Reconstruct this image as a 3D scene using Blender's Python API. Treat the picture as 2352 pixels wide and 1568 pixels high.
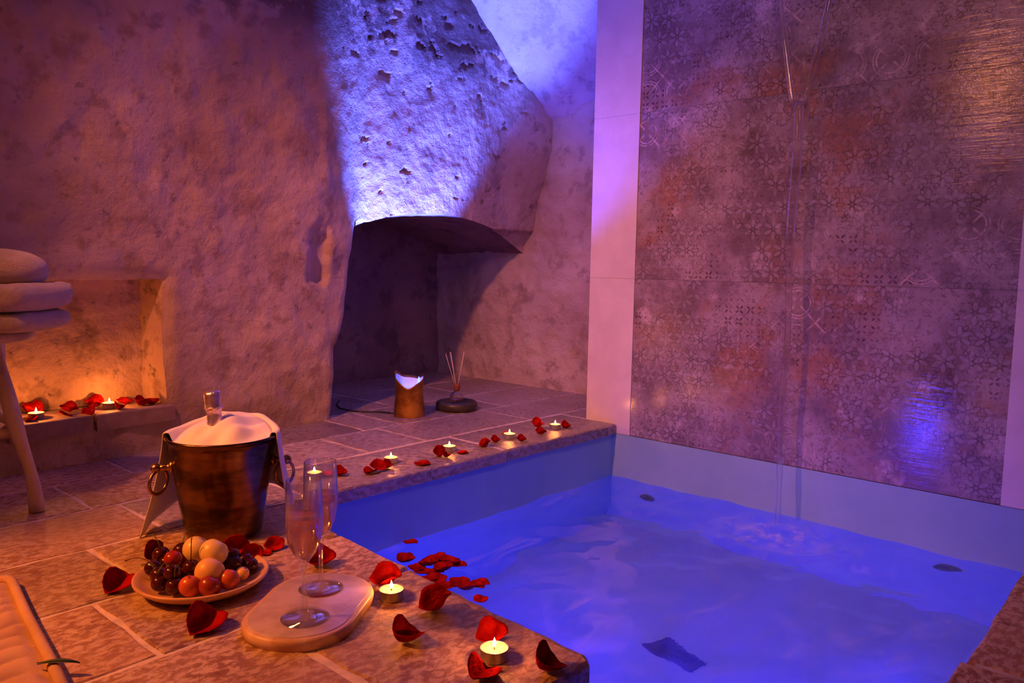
import bpy, bmesh, math, random
from mathutils import Vector, Matrix, noise as mn, Euler

for o in list(bpy.data.objects):
    bpy.data.objects.remove(o)
S = bpy.context.scene
C = S.collection
R = math.radians
PI = math.pi
rnd = random.Random(7)

# ------------------------------------------------------------------ camera
cd = bpy.data.cameras.new('camera')
cd.sensor_width = 36.0
cd.lens = 27.6776
cd.clip_start = 0.02
cam = bpy.data.objects.new('camera', cd)
C.objects.link(cam)
ri, up, fw = Vector((.74176, .67042, .0181)), Vector((-.07857, .06007, .9951)), Vector((-.66605, .73954, -.09724))
m = Matrix((ri, up, -fw)).transposed().to_4x4()
m.translation = Vector((0, 0, .6))
cam.matrix_world = m
S.camera = cam

# ------------------------------------------------------------------ world, exposure
w = bpy.data.worlds.new('world')
S.world = w
w.use_nodes = True
w.node_tree.nodes['Background'].inputs[0].default_value = (.25, .12, .3, 1)
w.node_tree.nodes['Background'].inputs[1].default_value = .0
S.view_settings.view_transform = 'Standard'
S.view_settings.look = 'None'
S.view_settings.exposure = 0.0
S.view_settings.gamma = 1.0
S.view_settings.use_curve_mapping = False
S.cycles.max_bounces = 10
S.cycles.diffuse_bounces = 4
S.cycles.glossy_bounces = 4
S.cycles.transmission_bounces = 10
S.cycles.sample_clamp_indirect = 4.0
S.cycles.blur_glossy = 0.6
S.cycles.use_denoising = True

# ------------------------------------------------------------------ lamps of the room and added fill lamps
def lamp(name, kind, loc, color, energy, aim=None, size=.05, spot=60, blend=.5):
    l = bpy.data.lights.new(name, kind)
    l.color = color
    l.energy = energy
    l.shadow_soft_size = size
    if kind == 'SPOT':
        l.spot_size = R(spot)
        l.spot_blend = blend
    o = bpy.data.objects.new(name, l)
    C.objects.link(o)
    o.location = loc
    if aim:
        o.rotation_euler = (Vector(aim) - Vector(loc)).to_track_quat('-Z', 'Y').to_euler()
    return o

WARM = (1, .27, .15)
lamp('warm_ceiling_spot', 'SPOT', (-1.5, -.2, 2.05), WARM, 255, (-1.87, 2.2, .05), .05, 60, .95)
lamp('added_warm_fill', 'POINT', (-1.2, -.9, 1.8), (1, .30, .10), 13, None, .08)  # unseen lamp added to lift the dim upper left wall
lamp('added_deck_spot', 'SPOT', (-1.95, -.45, 1.35), (1, .25, .035), 155, (-1.25, .60, 0), .05, 50, .9)  # unseen spot added to warm and brighten the near deck
lamp('added_side_spot', 'SPOT', (-.1, .6, 2.1), (1, .42, .42), 58, (-1.0, 2.5, .55), .28, 78, 1)  # unseen spot added to brighten the printed tiles and the pillar
lamp('alcove_uplight', 'SPOT', (-2.335, 2.0, .17), (.07, .115, 1), 820, (-2.485, 2.20, 1.2), .012, 54, .6)

lamp('alcove_uplight_spill', 'SPOT', (-2.335, 2.0, .172), (.045, .05, 1), 155, (-2.13, 2.2, 1.0), .015, 72, .6)

# ------------------------------------------------------------------ helpers
def obj(name, verts, faces, mat, parent=None, smooth=True, loc=None):
    me = bpy.data.meshes.new(name)
    me.from_pydata([tuple(v) for v in verts], [], [tuple(f) for f in faces])
    me.validate()
    bm = bmesh.new()
    bm.from_mesh(me)
    bmesh.ops.recalc_face_normals(bm, faces=bm.faces)
    bm.to_mesh(me)
    bm.free()
    if smooth:
        me.polygons.foreach_set('use_smooth', [True] * len(me.polygons))
    if mat:
        me.materials.append(mat)
    o = bpy.data.objects.new(name, me)
    C.objects.link(o)
    if parent:
        o.parent = parent
    if loc:
        o.location = loc
    return o

def thing(name, label, cat, loc, rz=0, group=None):
    o = bpy.data.objects.new(name, None)
    o.empty_display_size = .05
    C.objects.link(o)
    o.location = loc
    o.rotation_euler = (0, 0, rz)
    tag(o, label, cat, group)
    return o

def tag(o, label, cat, group=None):
    o['label'] = label
    o['category'] = cat
    if group:
        o['group'] = group
    return o

def struct(o, label=None):
    o['kind'] = 'structure'
    if label:
        o['label'] = label
    return o

def lathe(prof, n=32, z0=0):
    """prof: list of (r, z); returns verts, faces (caps where r == 0)"""
    V, Fc, rings = [], [], []
    for r, z in prof:
        if r < 1e-6:
            rings.append([len(V)])
            V.append((0, 0, z + z0))
        else:
            rings.append(list(range(len(V), len(V) + n)))
            V += [(r * math.cos(2 * PI * i / n), r * math.sin(2 * PI * i / n), z + z0) for i in range(n)]
    for a, b in zip(rings, rings[1:]):
        for i in range(n):
            j = (i + 1) % n
            if len(a) == 1 and len(b) == 1:
                continue
            if len(a) == 1:
                Fc.append((a[0], b[j], b[i]))
            elif len(b) == 1:
                Fc.append((a[i], a[j], b[0]))
            else:
                Fc.append((a[i], a[j], b[j], b[i]))
    return V, Fc

def tube(pts, rad, n=8, closed=False):
    pts = [Vector(p) for p in pts]
    k = len(pts)
    rads = rad if isinstance(rad, (list, tuple)) else [rad] * k
    V, Fc = [], []
    prev = None
    for i, p in enumerate(pts):
        a = pts[(i - 1) % k] if (closed or i) else pts[i]
        b = pts[(i + 1) % k] if (closed or i < k - 1) else pts[i]
        t = (b - a).normalized()
        if prev is None:
            prev = t.orthogonal().normalized()
        u = (prev - t * prev.dot(t)).normalized()
        prev = u
        v = t.cross(u)
        V += [p + (u * math.cos(2 * PI * q / n) + v * math.sin(2 * PI * q / n)) * rads[i] for q in range(n)]
    for i in range(k if closed else k - 1):
        for q in range(n):
            a, b = i * n, ((i + 1) % k) * n
            Fc.append((a + q, a + (q + 1) % n, b + (q + 1) % n, b + q))
    if not closed:
        Fc.append(tuple(reversed(range(n))))
        Fc.append(tuple(range((k - 1) * n, k * n)))
    return V, Fc

def grid(nu, nv, f, close_u=False):
    V = [f(i, j) for j in range(nv) for i in range(nu)]
    Fc = []
    for j in range(nv - 1):
        for i in range(nu if close_u else nu - 1):
            i2 = (i + 1) % nu
            Fc.append((j * nu + i, j * nu + i2, (j + 1) * nu + i2, (j + 1) * nu + i))
    return V, Fc

def join(*parts):
    V, Fc = [], []
    for v, f in parts:
        b = len(V)
        V += [tuple(x) for x in v]
        Fc += [tuple(i + b for i in q) for q in f]
    return V, Fc

def moved(part, off=(0, 0, 0), rot=None, sc=1):
    M = Matrix.Translation(off) @ (Euler(rot).to_matrix().to_4x4() if rot else Matrix()) @ Matrix.Diagonal((sc, sc, sc, 1))
    return [M @ Vector(v) for v in part[0]], part[1]

def box(a, b):
    x0, y0, z0 = a
    x1, y1, z1 = b
    V = [(x0, y0, z0), (x1, y0, z0), (x1, y1, z0), (x0, y1, z0), (x0, y0, z1), (x1, y0, z1), (x1, y1, z1), (x0, y1, z1)]
    return V, [(3, 2, 1, 0), (4, 5, 6, 7), (0, 1, 5, 4), (1, 2, 6, 5), (2, 3, 7, 6), (3, 0, 4, 7)]

def prism(poly, z0, z1, bev=0.0, jit=0.0, step=None, rg=rnd):
    """flat prism over a polygon, bevelled upper edge, edges broken up by jit"""
    pts = []
    n = len(poly)
    for i in range(n):
        a, b = Vector(poly[i]), Vector(poly[(i + 1) % n])
        k = max(1, int((b - a).length / step)) if step else 1
        for q in range(k):
            p = a.lerp(b, q / k)
            if jit:
                p = p + Vector((rg.uniform(-jit, jit), rg.uniform(-jit, jit)))
            pts.append(p)
    n = len(pts)
    c = sum(pts, Vector((0, 0))) / n
    V, rings = [], []
    lev = [(0, z0), (0, z1 - bev), (bev * .35, z1 - bev * .3), (bev, z1)] if bev else [(0, z0), (0, z1)]
    for ins, z in lev:
        rings.append(len(V))
        for i, p in enumerate(pts):
            e1 = (pts[i] - pts[i - 1]).normalized()
            e2 = (pts[(i + 1) % n] - pts[i]).normalized()
            nn = Vector((-e1.y - e2.y, e1.x + e2.x))
            nn = nn.normalized() if nn.length > 1e-6 else (c - p).normalized()
            q = p + nn * ins * (1 + (rg.uniform(-.4, .8) if jit and ins else 0))
            V.append((q.x, q.y, z + (rg.uniform(-.0006, .0006) if jit and ins else 0)))
    Fc = [tuple(reversed(range(n)))]
    for a, b in zip(rings, rings[1:]):
        Fc += [(a + i, a + (i + 1) % n, b + (i + 1) % n, b + i) for i in range(n)]
    Fc.append(tuple(range(rings[-1], rings[-1] + n)))
    return V, Fc

def fbm(x, y, z, o=4, s=1.0):
    return mn.fractal(Vector((x * s, y * s, z * s)), .9, 2.1, o)

def sm(a, b, x):
    t = min(1, max(0, (x - a) / (b - a)))
    return t * t * (3 - 2 * t)

# ------------------------------------------------------------------ materials
class NT:
    def __init__(s, name, rough=.6, metal=0.0, spec=.5):
        s.m = bpy.data.materials.new(name)
        s.m.use_nodes = True
        s.t = s.m.node_tree
        s.b = s.t.nodes['Principled BSDF']
        s.b.inputs['Roughness'].default_value = rough
        s.b.inputs['Metallic'].default_value = metal
        s.b.inputs['Specular IOR Level'].default_value = spec
        tc = s.t.nodes.new('ShaderNodeTexCoord')
        s.co = tc.outputs['Object']
        s.rand = None

    def put(s, sock, v):
        if isinstance(v, bpy.types.NodeSocket):
            s.t.links.new(v, sock)
        else:
            if sock.type == 'RGBA' and isinstance(v, tuple) and len(v) == 3:
                v = (*v, 1)
            sock.default_value = v

    def math(s, op, a, b=0.0, c=0.0, clamp=False):
        n = s.t.nodes.new('ShaderNodeMath')
        n.operation = op
        n.use_clamp = clamp
        for i, v in enumerate((a, b, c)):
            s.put(n.inputs[i], v)
        return n.outputs[0]

    def noise(s, sc, det=4, ro=.55, co=None, off=None, dist=0.0):
        n = s.t.nodes.new('ShaderNodeTexNoise')
        n.inputs['Scale'].default_value = sc
        n.inputs['Detail'].default_value = det
        n.inputs['Roughness'].default_value = ro
        n.inputs['Distortion'].default_value = dist
        co = co or s.co
        if off is not None:
            co = s.vadd(co, off)
        s.t.links.new(co, n.inputs['Vector'])
        return n.outputs[0]

    def vadd(s, a, b):
        n = s.t.nodes.new('ShaderNodeVectorMath')
        n.operation = 'ADD'
        s.put(n.inputs[0], a)
        s.put(n.inputs[1], b)
        return n.outputs[0]

    def vmul(s, a, b):
        n = s.t.nodes.new('ShaderNodeVectorMath')
        n.operation = 'MULTIPLY'
        s.put(n.inputs[0], a)
        s.put(n.inputs[1], b)
        return n.outputs[0]

    def sep(s, v):
        n = s.t.nodes.new('ShaderNodeSeparateXYZ')
        s.t.links.new(v, n.inputs[0])
        return n.outputs

    def comb(s, x, y, z=0.0):
        n = s.t.nodes.new('ShaderNodeCombineXYZ')
        for i, v in enumerate((x, y, z)):
            s.put(n.inputs[i], v)
        return n.outputs[0]

    def ss(s, a, b, x):
        n = s.t.nodes.new('ShaderNodeMapRange')
        n.interpolation_type = 'SMOOTHSTEP'
        s.put(n.inputs[0], x)
        n.inputs[1].default_value = a
        n.inputs[2].default_value = b
        return n.outputs[0]

    def mix(s, f, a, b):
        n = s.t.nodes.new('ShaderNodeMix')
        n.data_type = 'RGBA'
        s.put(n.inputs[0], f)
        s.put(n.inputs[6], a)
        s.put(n.inputs[7], b)
        return n.outputs[2]

    def random(s):
        if not s.rand:
            n = s.t.nodes.new('ShaderNodeObjectInfo')
            s.rand = n.outputs['Random']
        return s.rand

    def bump(s, h, strength=.5, dist=.01, prev=None):
        n = s.t.nodes.new('ShaderNodeBump')
        n.inputs['Strength'].default_value = strength
        n.inputs['Distance'].default_value = dist
        s.put(n.inputs['Height'], h)
        if prev:
            s.t.links.new(prev, n.inputs['Normal'])
        s.t.links.new(n.outputs[0], s.b.inputs['Normal'])
        return n.outputs[0]

    def col(s, v):
        s.put(s.b.inputs['Base Color'], v)

    def set(s, k, v):
        s.put(s.b.inputs[k], v)
        return s

def plain(name, col, rough=.5, metal=0.0, **kw):
    n = NT(name, rough, metal)
    v = n.noise(35, 3)
    n.col(n.mix(n.ss(.3, .7, v), tuple(c * .82 for c in col), tuple(min(1, c * 1.1) for c in col)))
    for k, x in kw.items():
        n.set(k.replace('_', ' '), x)
    return n.m

def emit(name, col, st):
    n = NT(name)
    n.col((0, 0, 0))
    n.set('Emission Color', col)
    n.set('Emission Strength', st)
    return n.m

# rough lime plaster
def plaster(name, light, dark, stain, chip=.35, fine=1.0, peel=False):
    n = NT(name, .85, 0, .2)
    big, mid, sml = n.noise(2.2, 5, .6), n.noise(11, 5, .62), n.noise(60, 4, .6)
    c = n.mix(n.ss(.35, .68, big), dark, light)
    c = n.mix(n.math('MULTIPLY', n.ss(.50, .66, mid), .7), c, stain)
    spots = n.ss(.60, .72, n.noise(19, 6, .65, off=(4, 7, 2)))
    c = n.mix(n.math('MULTIPLY', spots, chip), c, (.07, .045, .035))
    if peel:
        zz = n.sep(n.co)[2]
        pk = n.math('MULTIPLY', n.ss(.51, .56, n.math('ADD', n.noise(5.5, 6, .62, off=(3, 1, 9)), n.math('MULTIPLY', n.ss(1.25, 1.75, zz), .12))), n.ss(1.32, 1.5, zz))
        c = n.mix(n.math('MULTIPLY', pk, .85), c, (.15, .085, .07))
    n.col(c)
    b = n.bump(n.noise(9, 6, .65, off=(1, 2, 3)), .5, .035)
    b = n.bump(n.noise(38, 5, .6), .45 * fine, .012, b)
    n.bump(n.noise(150, 3, .6), .5 * fine, .004, b)
    return n.m

M_WALL = plaster('lime_plaster', (.62, .46, .38), (.42, .29, .23), (.30, .19, .15), .5, 1.0, True)
M_VAULT = plaster('vault_plaster', (.62, .5, .44), (.46, .34, .3), (.32, .22, .2), .2)
M_RECESS = plaster('shade_tinted_recess_plaster', (.30, .2, .2), (.2, .13, .14), (.12, .08, .09), .3)  # base colour darkened to stand for the shade under the arch
M_NICHE = plaster('niche_plaster', (.66, .46, .34), (.5, .32, .22), (.22, .13, .08), .8)
M_CEIL = plaster('ceiling_plaster', (.5, .4, .35), (.4, .3, .26), (.3, .2, .18), .2)

def travertine(name, a, b, vein, rough=.5):
    n = NT(name, rough, 0, .45)
    r = n.random()
    off = n.comb(n.math('MULTIPLY', r, 17.0), n.math('MULTIPLY', r, 9.0), 0)
    st = n.vmul(n.co, (1, .55, 1))
    blot = n.noise(5, 5, .6, off=off)
    pits = n.noise(82, 8, .68, co=st, off=off, dist=.4)
    c = n.mix(n.ss(.35, .68, blot), a, b)
    amt = n.ss(.25, .75, n.noise(3.1, 2, .5, off=off))
    pm = n.math('MULTIPLY', n.ss(.43, .58, pits), n.math('ADD', n.math('MULTIPLY', amt, .65), .35))
    c = n.mix(pm, c, vein)
    c = n.mix(n.math('MULTIPLY', n.ss(.62, .7, n.noise(16, 5, .6, off=off)), .55), c, tuple(x * .45 for x in a))
    tint = n.math('MULTIPLY_ADD', r, .45, .72)
    c = n.mix(1.0, c, c)
    mul = n.t.nodes.new('ShaderNodeMix')
    mul.data_type = 'RGBA'
    mul.blend_type = 'MULTIPLY'
    mul.inputs[0].default_value = 1
    n.put(mul.inputs[6], c)
    n.put(mul.inputs[7], n.comb(tint, tint, tint))
    n.col(mul.outputs[2])
    n.set('Roughness', n.math('MULTIPLY_ADD', pits, .5, rough - .25))
    h = n.math('ADD', n.math('MULTIPLY', pits, -.6), n.math('MULTIPLY', n.noise(14, 4, .6, off=off), .9))
    b = n.bump(h, .55, .009)
    n.bump(n.noise(140, 3, .6), .25, .003, b)
    return n.m

M_STONE = travertine('travertine_slab', (.30, .13, .05), (.46, .25, .11), (.74, .54, .36))
M_COPING = travertine('travertine_coping', (.23, .15, .115), (.33, .23, .18), (.52, .42, .36), .33)
M_MORTAR = plain('lime_mortar', (.72, .58, .46), .9)
M_SILL = plain('sill_stone', (.34, .22, .17), .75)

# printed porcelain tiles: three worn ornament prints over a cloudy ground
def ornament():
    n = NT('printed_porcelain', .32, 0, .5)
    x, y, z = n.sep(n.co)
    r = n.random()
    off = n.comb(n.math('MULTIPLY', r, 13.0), 0.0, n.math('MULTIPLY', r, 29.0))
    sgn = lambda a, s: n.math('SUBTRACT', n.math('FRACT', n.math('DIVIDE', a, s)), .5)
    ground = n.mix(n.ss(.36, .64, n.noise(4.0, 5, .62, off=off)), (.20, .15, .15), (.40, .33, .33))
    ground = n.mix(n.math('MULTIPLY', n.ss(.5, .66, n.noise(3.4, 4, .6, off=n.vadd(off, (5, 0, 1)))), .8), ground, (.33, .17, .09))
    ground = n.mix(n.math('MULTIPLY', n.ss(.56, .72, n.noise(5.5, 5, .65, off=n.vadd(off, (1, 0, 8)))), .75), ground, (.11, .07, .055))
    ground = n.mix(n.math('MULTIPLY', n.ss(.6, .7, n.noise(6.5, 5, .6, off=n.vadd(off, (9, 0, 3)))), .7), ground, (.62, .52, .52))
    spk = n.noise(60, 6, .7, off=off)
    ground = n.mix(n.math('MULTIPLY', n.ss(.51, .62, spk), .6), ground, (.17, .12, .12))
    wear = n.ss(.40, .55, n.noise(30, 4, .6, off=n.vadd(off, (2, 0, 2))))
    # print one: six-petalled flowers in outline
    s = .070
    row = n.math('MODULO', n.math('ADD', n.math('FLOOR', n.math('DIVIDE', z, s)), 100.0), 2.0)
    fx, fz = sgn(n.math('ADD', x, n.math('MULTIPLY', row, s / 2)), s), sgn(z, s)
    rad = n.math('SQRT', n.math('ADD', n.math('MULTIPLY', fx, fx), n.math('MULTIPLY', fz, fz)))
    ang = n.math('ARCTAN2', fz, fx)
    def petals(turn, c, a, b, th):
        k = n.math('DIVIDE', n.math('ADD', ang, turn + 20 * PI), PI / 3)
        f = n.math('MULTIPLY', n.math('SUBTRACT', n.math('FRACT', k), .5), PI / 3)
        u = n.math('DIVIDE', n.math('SUBTRACT', n.math('MULTIPLY', rad, n.math('COSINE', f)), c), a)
        v = n.math('DIVIDE', n.math('MULTIPLY', rad, n.math('SINE', f)), b)
        q = n.math('SQRT', n.math('ADD', n.math('MULTIPLY', u, u), n.math('MULTIPLY', v, v)))
        return q, n.math('SUBTRACT', 1.0, n.ss(th, th * 2.2, n.math('ABSOLUTE', n.math('SUBTRACT', q, 1.0))))
    q1, p1 = petals(0.0, .30, .205, .092, .10)
    q2, p2 = petals(PI / 6, .44, .105, .085, .10)
    l1 = n.math('MAXIMUM', p1, p2)
    m1 = n.ss(.43, .55, n.noise(4.2, 4, .6, off=n.vadd(off, (3, 0, 5))))
    ground = n.mix(n.math('MULTIPLY', n.math('MULTIPLY', l1, m1), n.math('MULTIPLY_ADD', wear, .6, .12)), ground, (.06, .035, .035))
    pet = n.math('MULTIPLY', n.math('LESS_THAN', q1, 1.0), m1)
    ground = n.mix(n.math('MULTIPLY', pet, .22), ground, (.55, .50, .54))
    # print two: little four-leaved stars, filled
    s2 = .040
    gx, gz = sgn(x, s2), sgn(z, s2)
    u = n.math('MULTIPLY', n.math('ADD', gx, gz), .7071)
    v = n.math('MULTIPLY', n.math('SUBTRACT', gx, gz), .7071)
    def leaf(a, b):
        t = n.math('DIVIDE', n.math('SUBTRACT', n.math('ABSOLUTE', a), .07), .40, clamp=True)
        wd = n.math('MULTIPLY', n.math('SINE', n.math('MULTIPLY', t, PI)), .085)
        return n.ss(-.02, .02, n.math('SUBTRACT', wd, n.math('ABSOLUTE', b)))
    l2 = n.math('MAXIMUM', leaf(u, v), leaf(v, u))
    m2 = n.math('MULTIPLY', n.ss(.5, .6, n.noise(3.6, 3, .55, off=n.vadd(off, (7, 0, 11)))), n.math('SUBTRACT', 1.0, m1))
    ground = n.mix(n.math('MULTIPLY', n.math('MULTIPLY', l2, m2), n.math('MULTIPLY_ADD', wear, .5, .35)), ground, (.07, .03, .05))
    # print three: pale crosses in rings
    s3 = .118
    hx, hz = sgn(n.math('ADD', x, .03), s3), sgn(z, s3)
    rd = n.math('SQRT', n.math('ADD', n.math('MULTIPLY', hx, hx), n.math('MULTIPLY', hz, hz)))
    line = lambda a, wd: n.math('SUBTRACT', 1.0, n.ss(wd, wd * 2.2, n.math('ABSOLUTE', a)))
    l3 = n.math('MAXIMUM', line(n.math('SUBTRACT', rd, .34), .012), line(n.math('SUBTRACT', rd, .42), .008))
    dg = n.math('MAXIMUM', line(n.math('ADD', hx, hz), .022), line(n.math('SUBTRACT', hx, hz), .022))
    l3 = n.math('MAXIMUM', l3, n.math('MULTIPLY', dg, n.ss(.08, .14, rd)))
    m3 = n.math('MULTIPLY', n.ss(.53, .62, n.noise(4.6, 3, .55, off=n.vadd(off, (12, 0, 6)))), n.math('SUBTRACT', 1.0, m1))
    ground = n.mix(n.math('MULTIPLY', n.math('MULTIPLY', l3, m3), n.math('MULTIPLY_ADD', wear, .5, .1)), ground, (.72, .55, .5))
    fine = n.math('MULTIPLY', n.ss(.55, .64, n.noise(130, 5, .7, off=off)), n.ss(.42, .6, n.noise(7, 4, .6, off=n.vadd(off, (4, 0, 9)))))
    ground = n.mix(n.math('MULTIPLY', fine, .6), ground, (.09, .05, .055))
    n.col(ground)
    n.set('Roughness', n.math('MULTIPLY_ADD', spk, .10, .06))
    b = n.bump(n.noise(55, 3, .6, co=n.vmul(n.co, (.12, 1, 1.3))), .22, .004)
    n.bump(n.noise(260, 2, .5), .14, .0012, b)
    return n.m
M_TILE = ornament()

n = NT('pale_porcelain', .22, 0, .5)
n.col(n.mix(n.ss(.3, .7, n.noise(7, 5, .6)), (.66, .58, .58), (.76, .69, .68)))
n.bump(n.noise(40, 3), .05, .003)
M_BAND = n.m

n = NT('pool_paint', .35, 0, .5)
n.col(n.mix(n.ss(.3, .7, n.noise(3, 4, .6)), (.25, .44, .54), (.32, .52, .60)))
n.bump(n.noise(25, 3), .06, .004)
M_POOL = n.m

# water: clear, with a milky veil of small bubbles where the jets stir it
n = NT('pool_water', .03, 0, .5)
n.col((.86, .9, 1))
n.set('Transmission Weight', 1.0)
n.set('IOR', 1.33)
n.bump(n.math('ADD', n.noise(16, 3, .5, co=n.vmul(n.co, (1.0, .6, 1))), n.math('MULTIPLY', n.noise(45, 2, .5), .3)), .06, .02)
df = n.t.nodes.new('ShaderNodeBsdfDiffuse')
df.inputs[0].default_value = (.8, .8, .85, 1)
tl = n.t.nodes.new('ShaderNodeBsdfTranslucent')
tl.inputs[0].default_value = (.75, .78, .9, 1)
mk = n.t.nodes.new('ShaderNodeMixShader')
n.t.links.new(tl.outputs[0], mk.inputs[2])
n.t.links.new(n.b.outputs[0], mk.inputs[1])
n.put(mk.inputs[0], n.math('MULTIPLY_ADD', n.ss(.3, .7, n.noise(4, 5, .6, co=n.vmul(n.co, (1.2, .5, 1)), dist=.8)), .14, .04))
ms = n.t.nodes.new('ShaderNodeMixShader')
dif = n.vadd(n.co, (.95, -2.28, 0))
dx, dy, dz = n.sep(dif)
jet = n.math('SUBTRACT', 1.0, n.ss(.0, .34, n.math('SQRT', n.math('ADD', n.math('MULTIPLY', dx, dx), n.math('MULTIPLY', n.math('MULTIPLY', dy, dy), 2.0)))))
streak = n.ss(.55, .8, n.noise(6, 6, .65, co=n.vmul(n.co, (1.2, .5, 1)), dist=1.0))
foam = n.math('ADD', n.math('MULTIPLY', streak, .20), n.math('MULTIPLY', n.math('MULTIPLY', jet, n.ss(.35, .7, n.noise(22, 4, .6))), .3), clamp=True)
n.t.links.new(foam, ms.inputs[0])
n.t.links.new(mk.outputs[0], ms.inputs[1])
n.t.links.new(df.outputs[0], ms.inputs[2])
out = [x for x in n.t.nodes if x.type == 'OUTPUT_MATERIAL'][0]
n.t.links.new(ms.outputs[0], out.inputs[0])
M_WATER = n.m

def thin(n, keep):
    """thin clear sheet: mostly see-through with a mirror sheen, KEEP of solid refraction"""
    t = n.t
    lw = t.nodes.new('ShaderNodeLayerWeight')
    fac = n.math('MULTIPLY_ADD', n.math('POWER', lw.outputs['Facing'], 2.2), .95, .06)
    tr = t.nodes.new('ShaderNodeBsdfTransparent')
    n.t.links.new(n.b.inputs['Base Color'].links[0].from_socket, tr.inputs[0]) if n.b.inputs['Base Color'].links else n.put(tr.inputs[0], tuple(n.b.inputs['Base Color'].default_value))
    gl = t.nodes.new('ShaderNodeBsdfGlossy')
    gl.inputs['Roughness'].default_value = .03
    a, b = t.nodes.new('ShaderNodeMixShader'), t.nodes.new('ShaderNodeMixShader')
    t.links.new(fac, a.inputs[0])
    t.links.new(tr.outputs[0], a.inputs[1])
    t.links.new(gl.outputs[0], a.inputs[2])
    b.inputs[0].default_value = keep
    t.links.new(a.outputs[0], b.inputs[1])
    t.links.new(n.b.outputs[0], b.inputs[2])
    out = [x for x in t.nodes if x.type == 'OUTPUT_MATERIAL'][0]
    t.links.new(b.outputs[0], out.inputs[0])
    return n, b, out
def glass(name, col, ior=1.5, rough=0.0, keep=1.0):
    n = NT(name, rough)
    n.col(col)
    n.set('Transmission Weight', 1.0)
    n.set('IOR', ior)
    if keep < 1:
        thin(n, keep)
    return n.m
n = NT('falling_water', .02)
n.col((1, 1, 1))
n.set('Transmission Weight', 1.0)
n.set('IOR', 1.33)
n.bump(n.noise(30, 2, .5, co=n.vmul(n.co, (1, 1, .12))), .4, .01)
thin(n, .30)
M_FALL = n.m

M_GLASS = glass('clear_glass', (1, 1, 1), 1.48, 0.0, .16)
n = NT('rose_wine', 0)
n.col((1, .70, .52))
n.set('Transmission Weight', 1.0)
n.set('IOR', 1.34)
n, b_, out = thin(n, .5)
# fine bubbles scatter a little light
tl = n.t.nodes.new('ShaderNodeBsdfTranslucent')
tl.inputs[0].default_value = (1, .62, .45, 1)
ms = n.t.nodes.new('ShaderNodeMixShader')
ms.inputs[0].default_value = .12
n.t.links.new(b_.outputs[0], ms.inputs[1])
n.t.links.new(tl.outputs[0], ms.inputs[2])
n.t.links.new(ms.outputs[0], out.inputs[0])
M_WINE = n.m

n = NT('petal_red', .42, 0, .4)
n.col(n.mix(n.ss(.3, .7, n.noise(2.6, 3, .5)), (.19, .002, .004), (.42, .010, .010)))
n.set('Subsurface Weight', .15)
n.set('Subsurface Radius', (.006, .001, .001))
n.bump(n.noise(16, 3, .6, co=n.vmul(n.co, (.25, 1, .6))), .35, .03)
M_PETAL = n.m
n.set('Specular IOR Level', 0.0)
n.set('Roughness', .6)
n.set('Subsurface Weight', 0.0)

M_CUP = plain('aluminium', (.75, .74, .72), .3, .9)
n = NT('candle_wax', .35)
n.col(n.mix(n.ss(.3, .7, n.noise(60, 3)), (.80, .86, .34), (.86, .92, .42)))
n.set('Subsurface Weight', .6)
n.set('Subsurface Radius', (.02, .018, .006))
n.set('Subsurface Scale', .5)
M_WAX = n.m
M_WICK = plain('wick', (.03, .02, .02), .9)
# flame: glowing gas one sees through
n = NT('flame')
em = n.t.nodes.new('ShaderNodeEmission')
em.inputs[0].default_value = (1, .62, .22, 1)
em.inputs[1].default_value = 22
tr = n.t.nodes.new('ShaderNodeBsdfTransparent')
ms = n.t.nodes.new('ShaderNodeMixShader')
ms.inputs[0].default_value = .6
n.t.links.new(tr.outputs[0], ms.inputs[1])
n.t.links.new(em.outputs[0], ms.inputs[2])
out = [x for x in n.t.nodes if x.type == 'OUTPUT_MATERIAL'][0]
n.t.links.new(ms.outputs[0], out.inputs[0])
M_FLAME = n.m

n = NT('aged_bronze', .24, 1)
n.col(n.mix(n.ss(.35, .65, n.noise(9, 5, .6, co=n.vmul(n.co, (.6, .6, 2.2)))), (.07, .035, .013), (.28, .14, .05)))
n.set('Roughness', n.math('MULTIPLY_ADD', n.noise(14, 4), .25, .12))
n.bump(n.noise(60, 3, .6, co=n.vmul(n.co, (.3, .3, 1.5))), .06, .003)
M_BRONZE = n.m
M_BRASS = plain('dark_brass', (.42, .24, .10), .28, 1)

n = NT('white_linen', .85, 0, .2)
n.col(n.mix(n.ss(.3, .7, n.noise(30, 3)), (.78, .72, .64), (.84, .79, .72)))
n.set('Sheen Weight', .3)
n.bump(n.noise(500, 2, .5, co=n.vmul(n.co, (1, 1, .3))), .2, .001)
M_LINEN = n.m
n = NT('terry_towel', .95, 0, .1)
n.col(n.mix(n.ss(.3, .7, n.noise(20, 4)), (.56, .42, .33), (.66, .52, .42)))
n.set('Sheen Weight', .6)
b = n.bump(n.noise(70, 4, .7), .5, .010)
n.bump(n.noise(190, 3, .75), .9, .008, b)
M_TOWEL = n.m
n = NT('bare_branch_wood', .7)
n.col(n.mix(n.ss(.35, .65, n.noise(12, 5, .6, co=n.vmul(n.co, (1, 1, .2)))), (.40, .29, .22), (.62, .48, .38)))
n.bump(n.noise(40, 4, .6, co=n.vmul(n.co, (1, 1, .15))), .4, .004)
M_WOOD = n.m
n = NT('pale_board_wood', .42)
n.col(n.mix(n.ss(.4, .62, n.noise(14, 5, .6, co=n.vmul(n.co, (.4, 1.6, 1)))), (.62, .36, .22), (.78, .55, .4)))
n.bump(n.noise(60, 3, .6), .08, .002)
M_BOARD = n.m
n = NT('pink_marble_top', .3)
n.col(n.mix(n.ss(.35, .65, n.noise(18, 6, .65)), (.44, .31, .32), (.62, .48, .48)))
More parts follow.
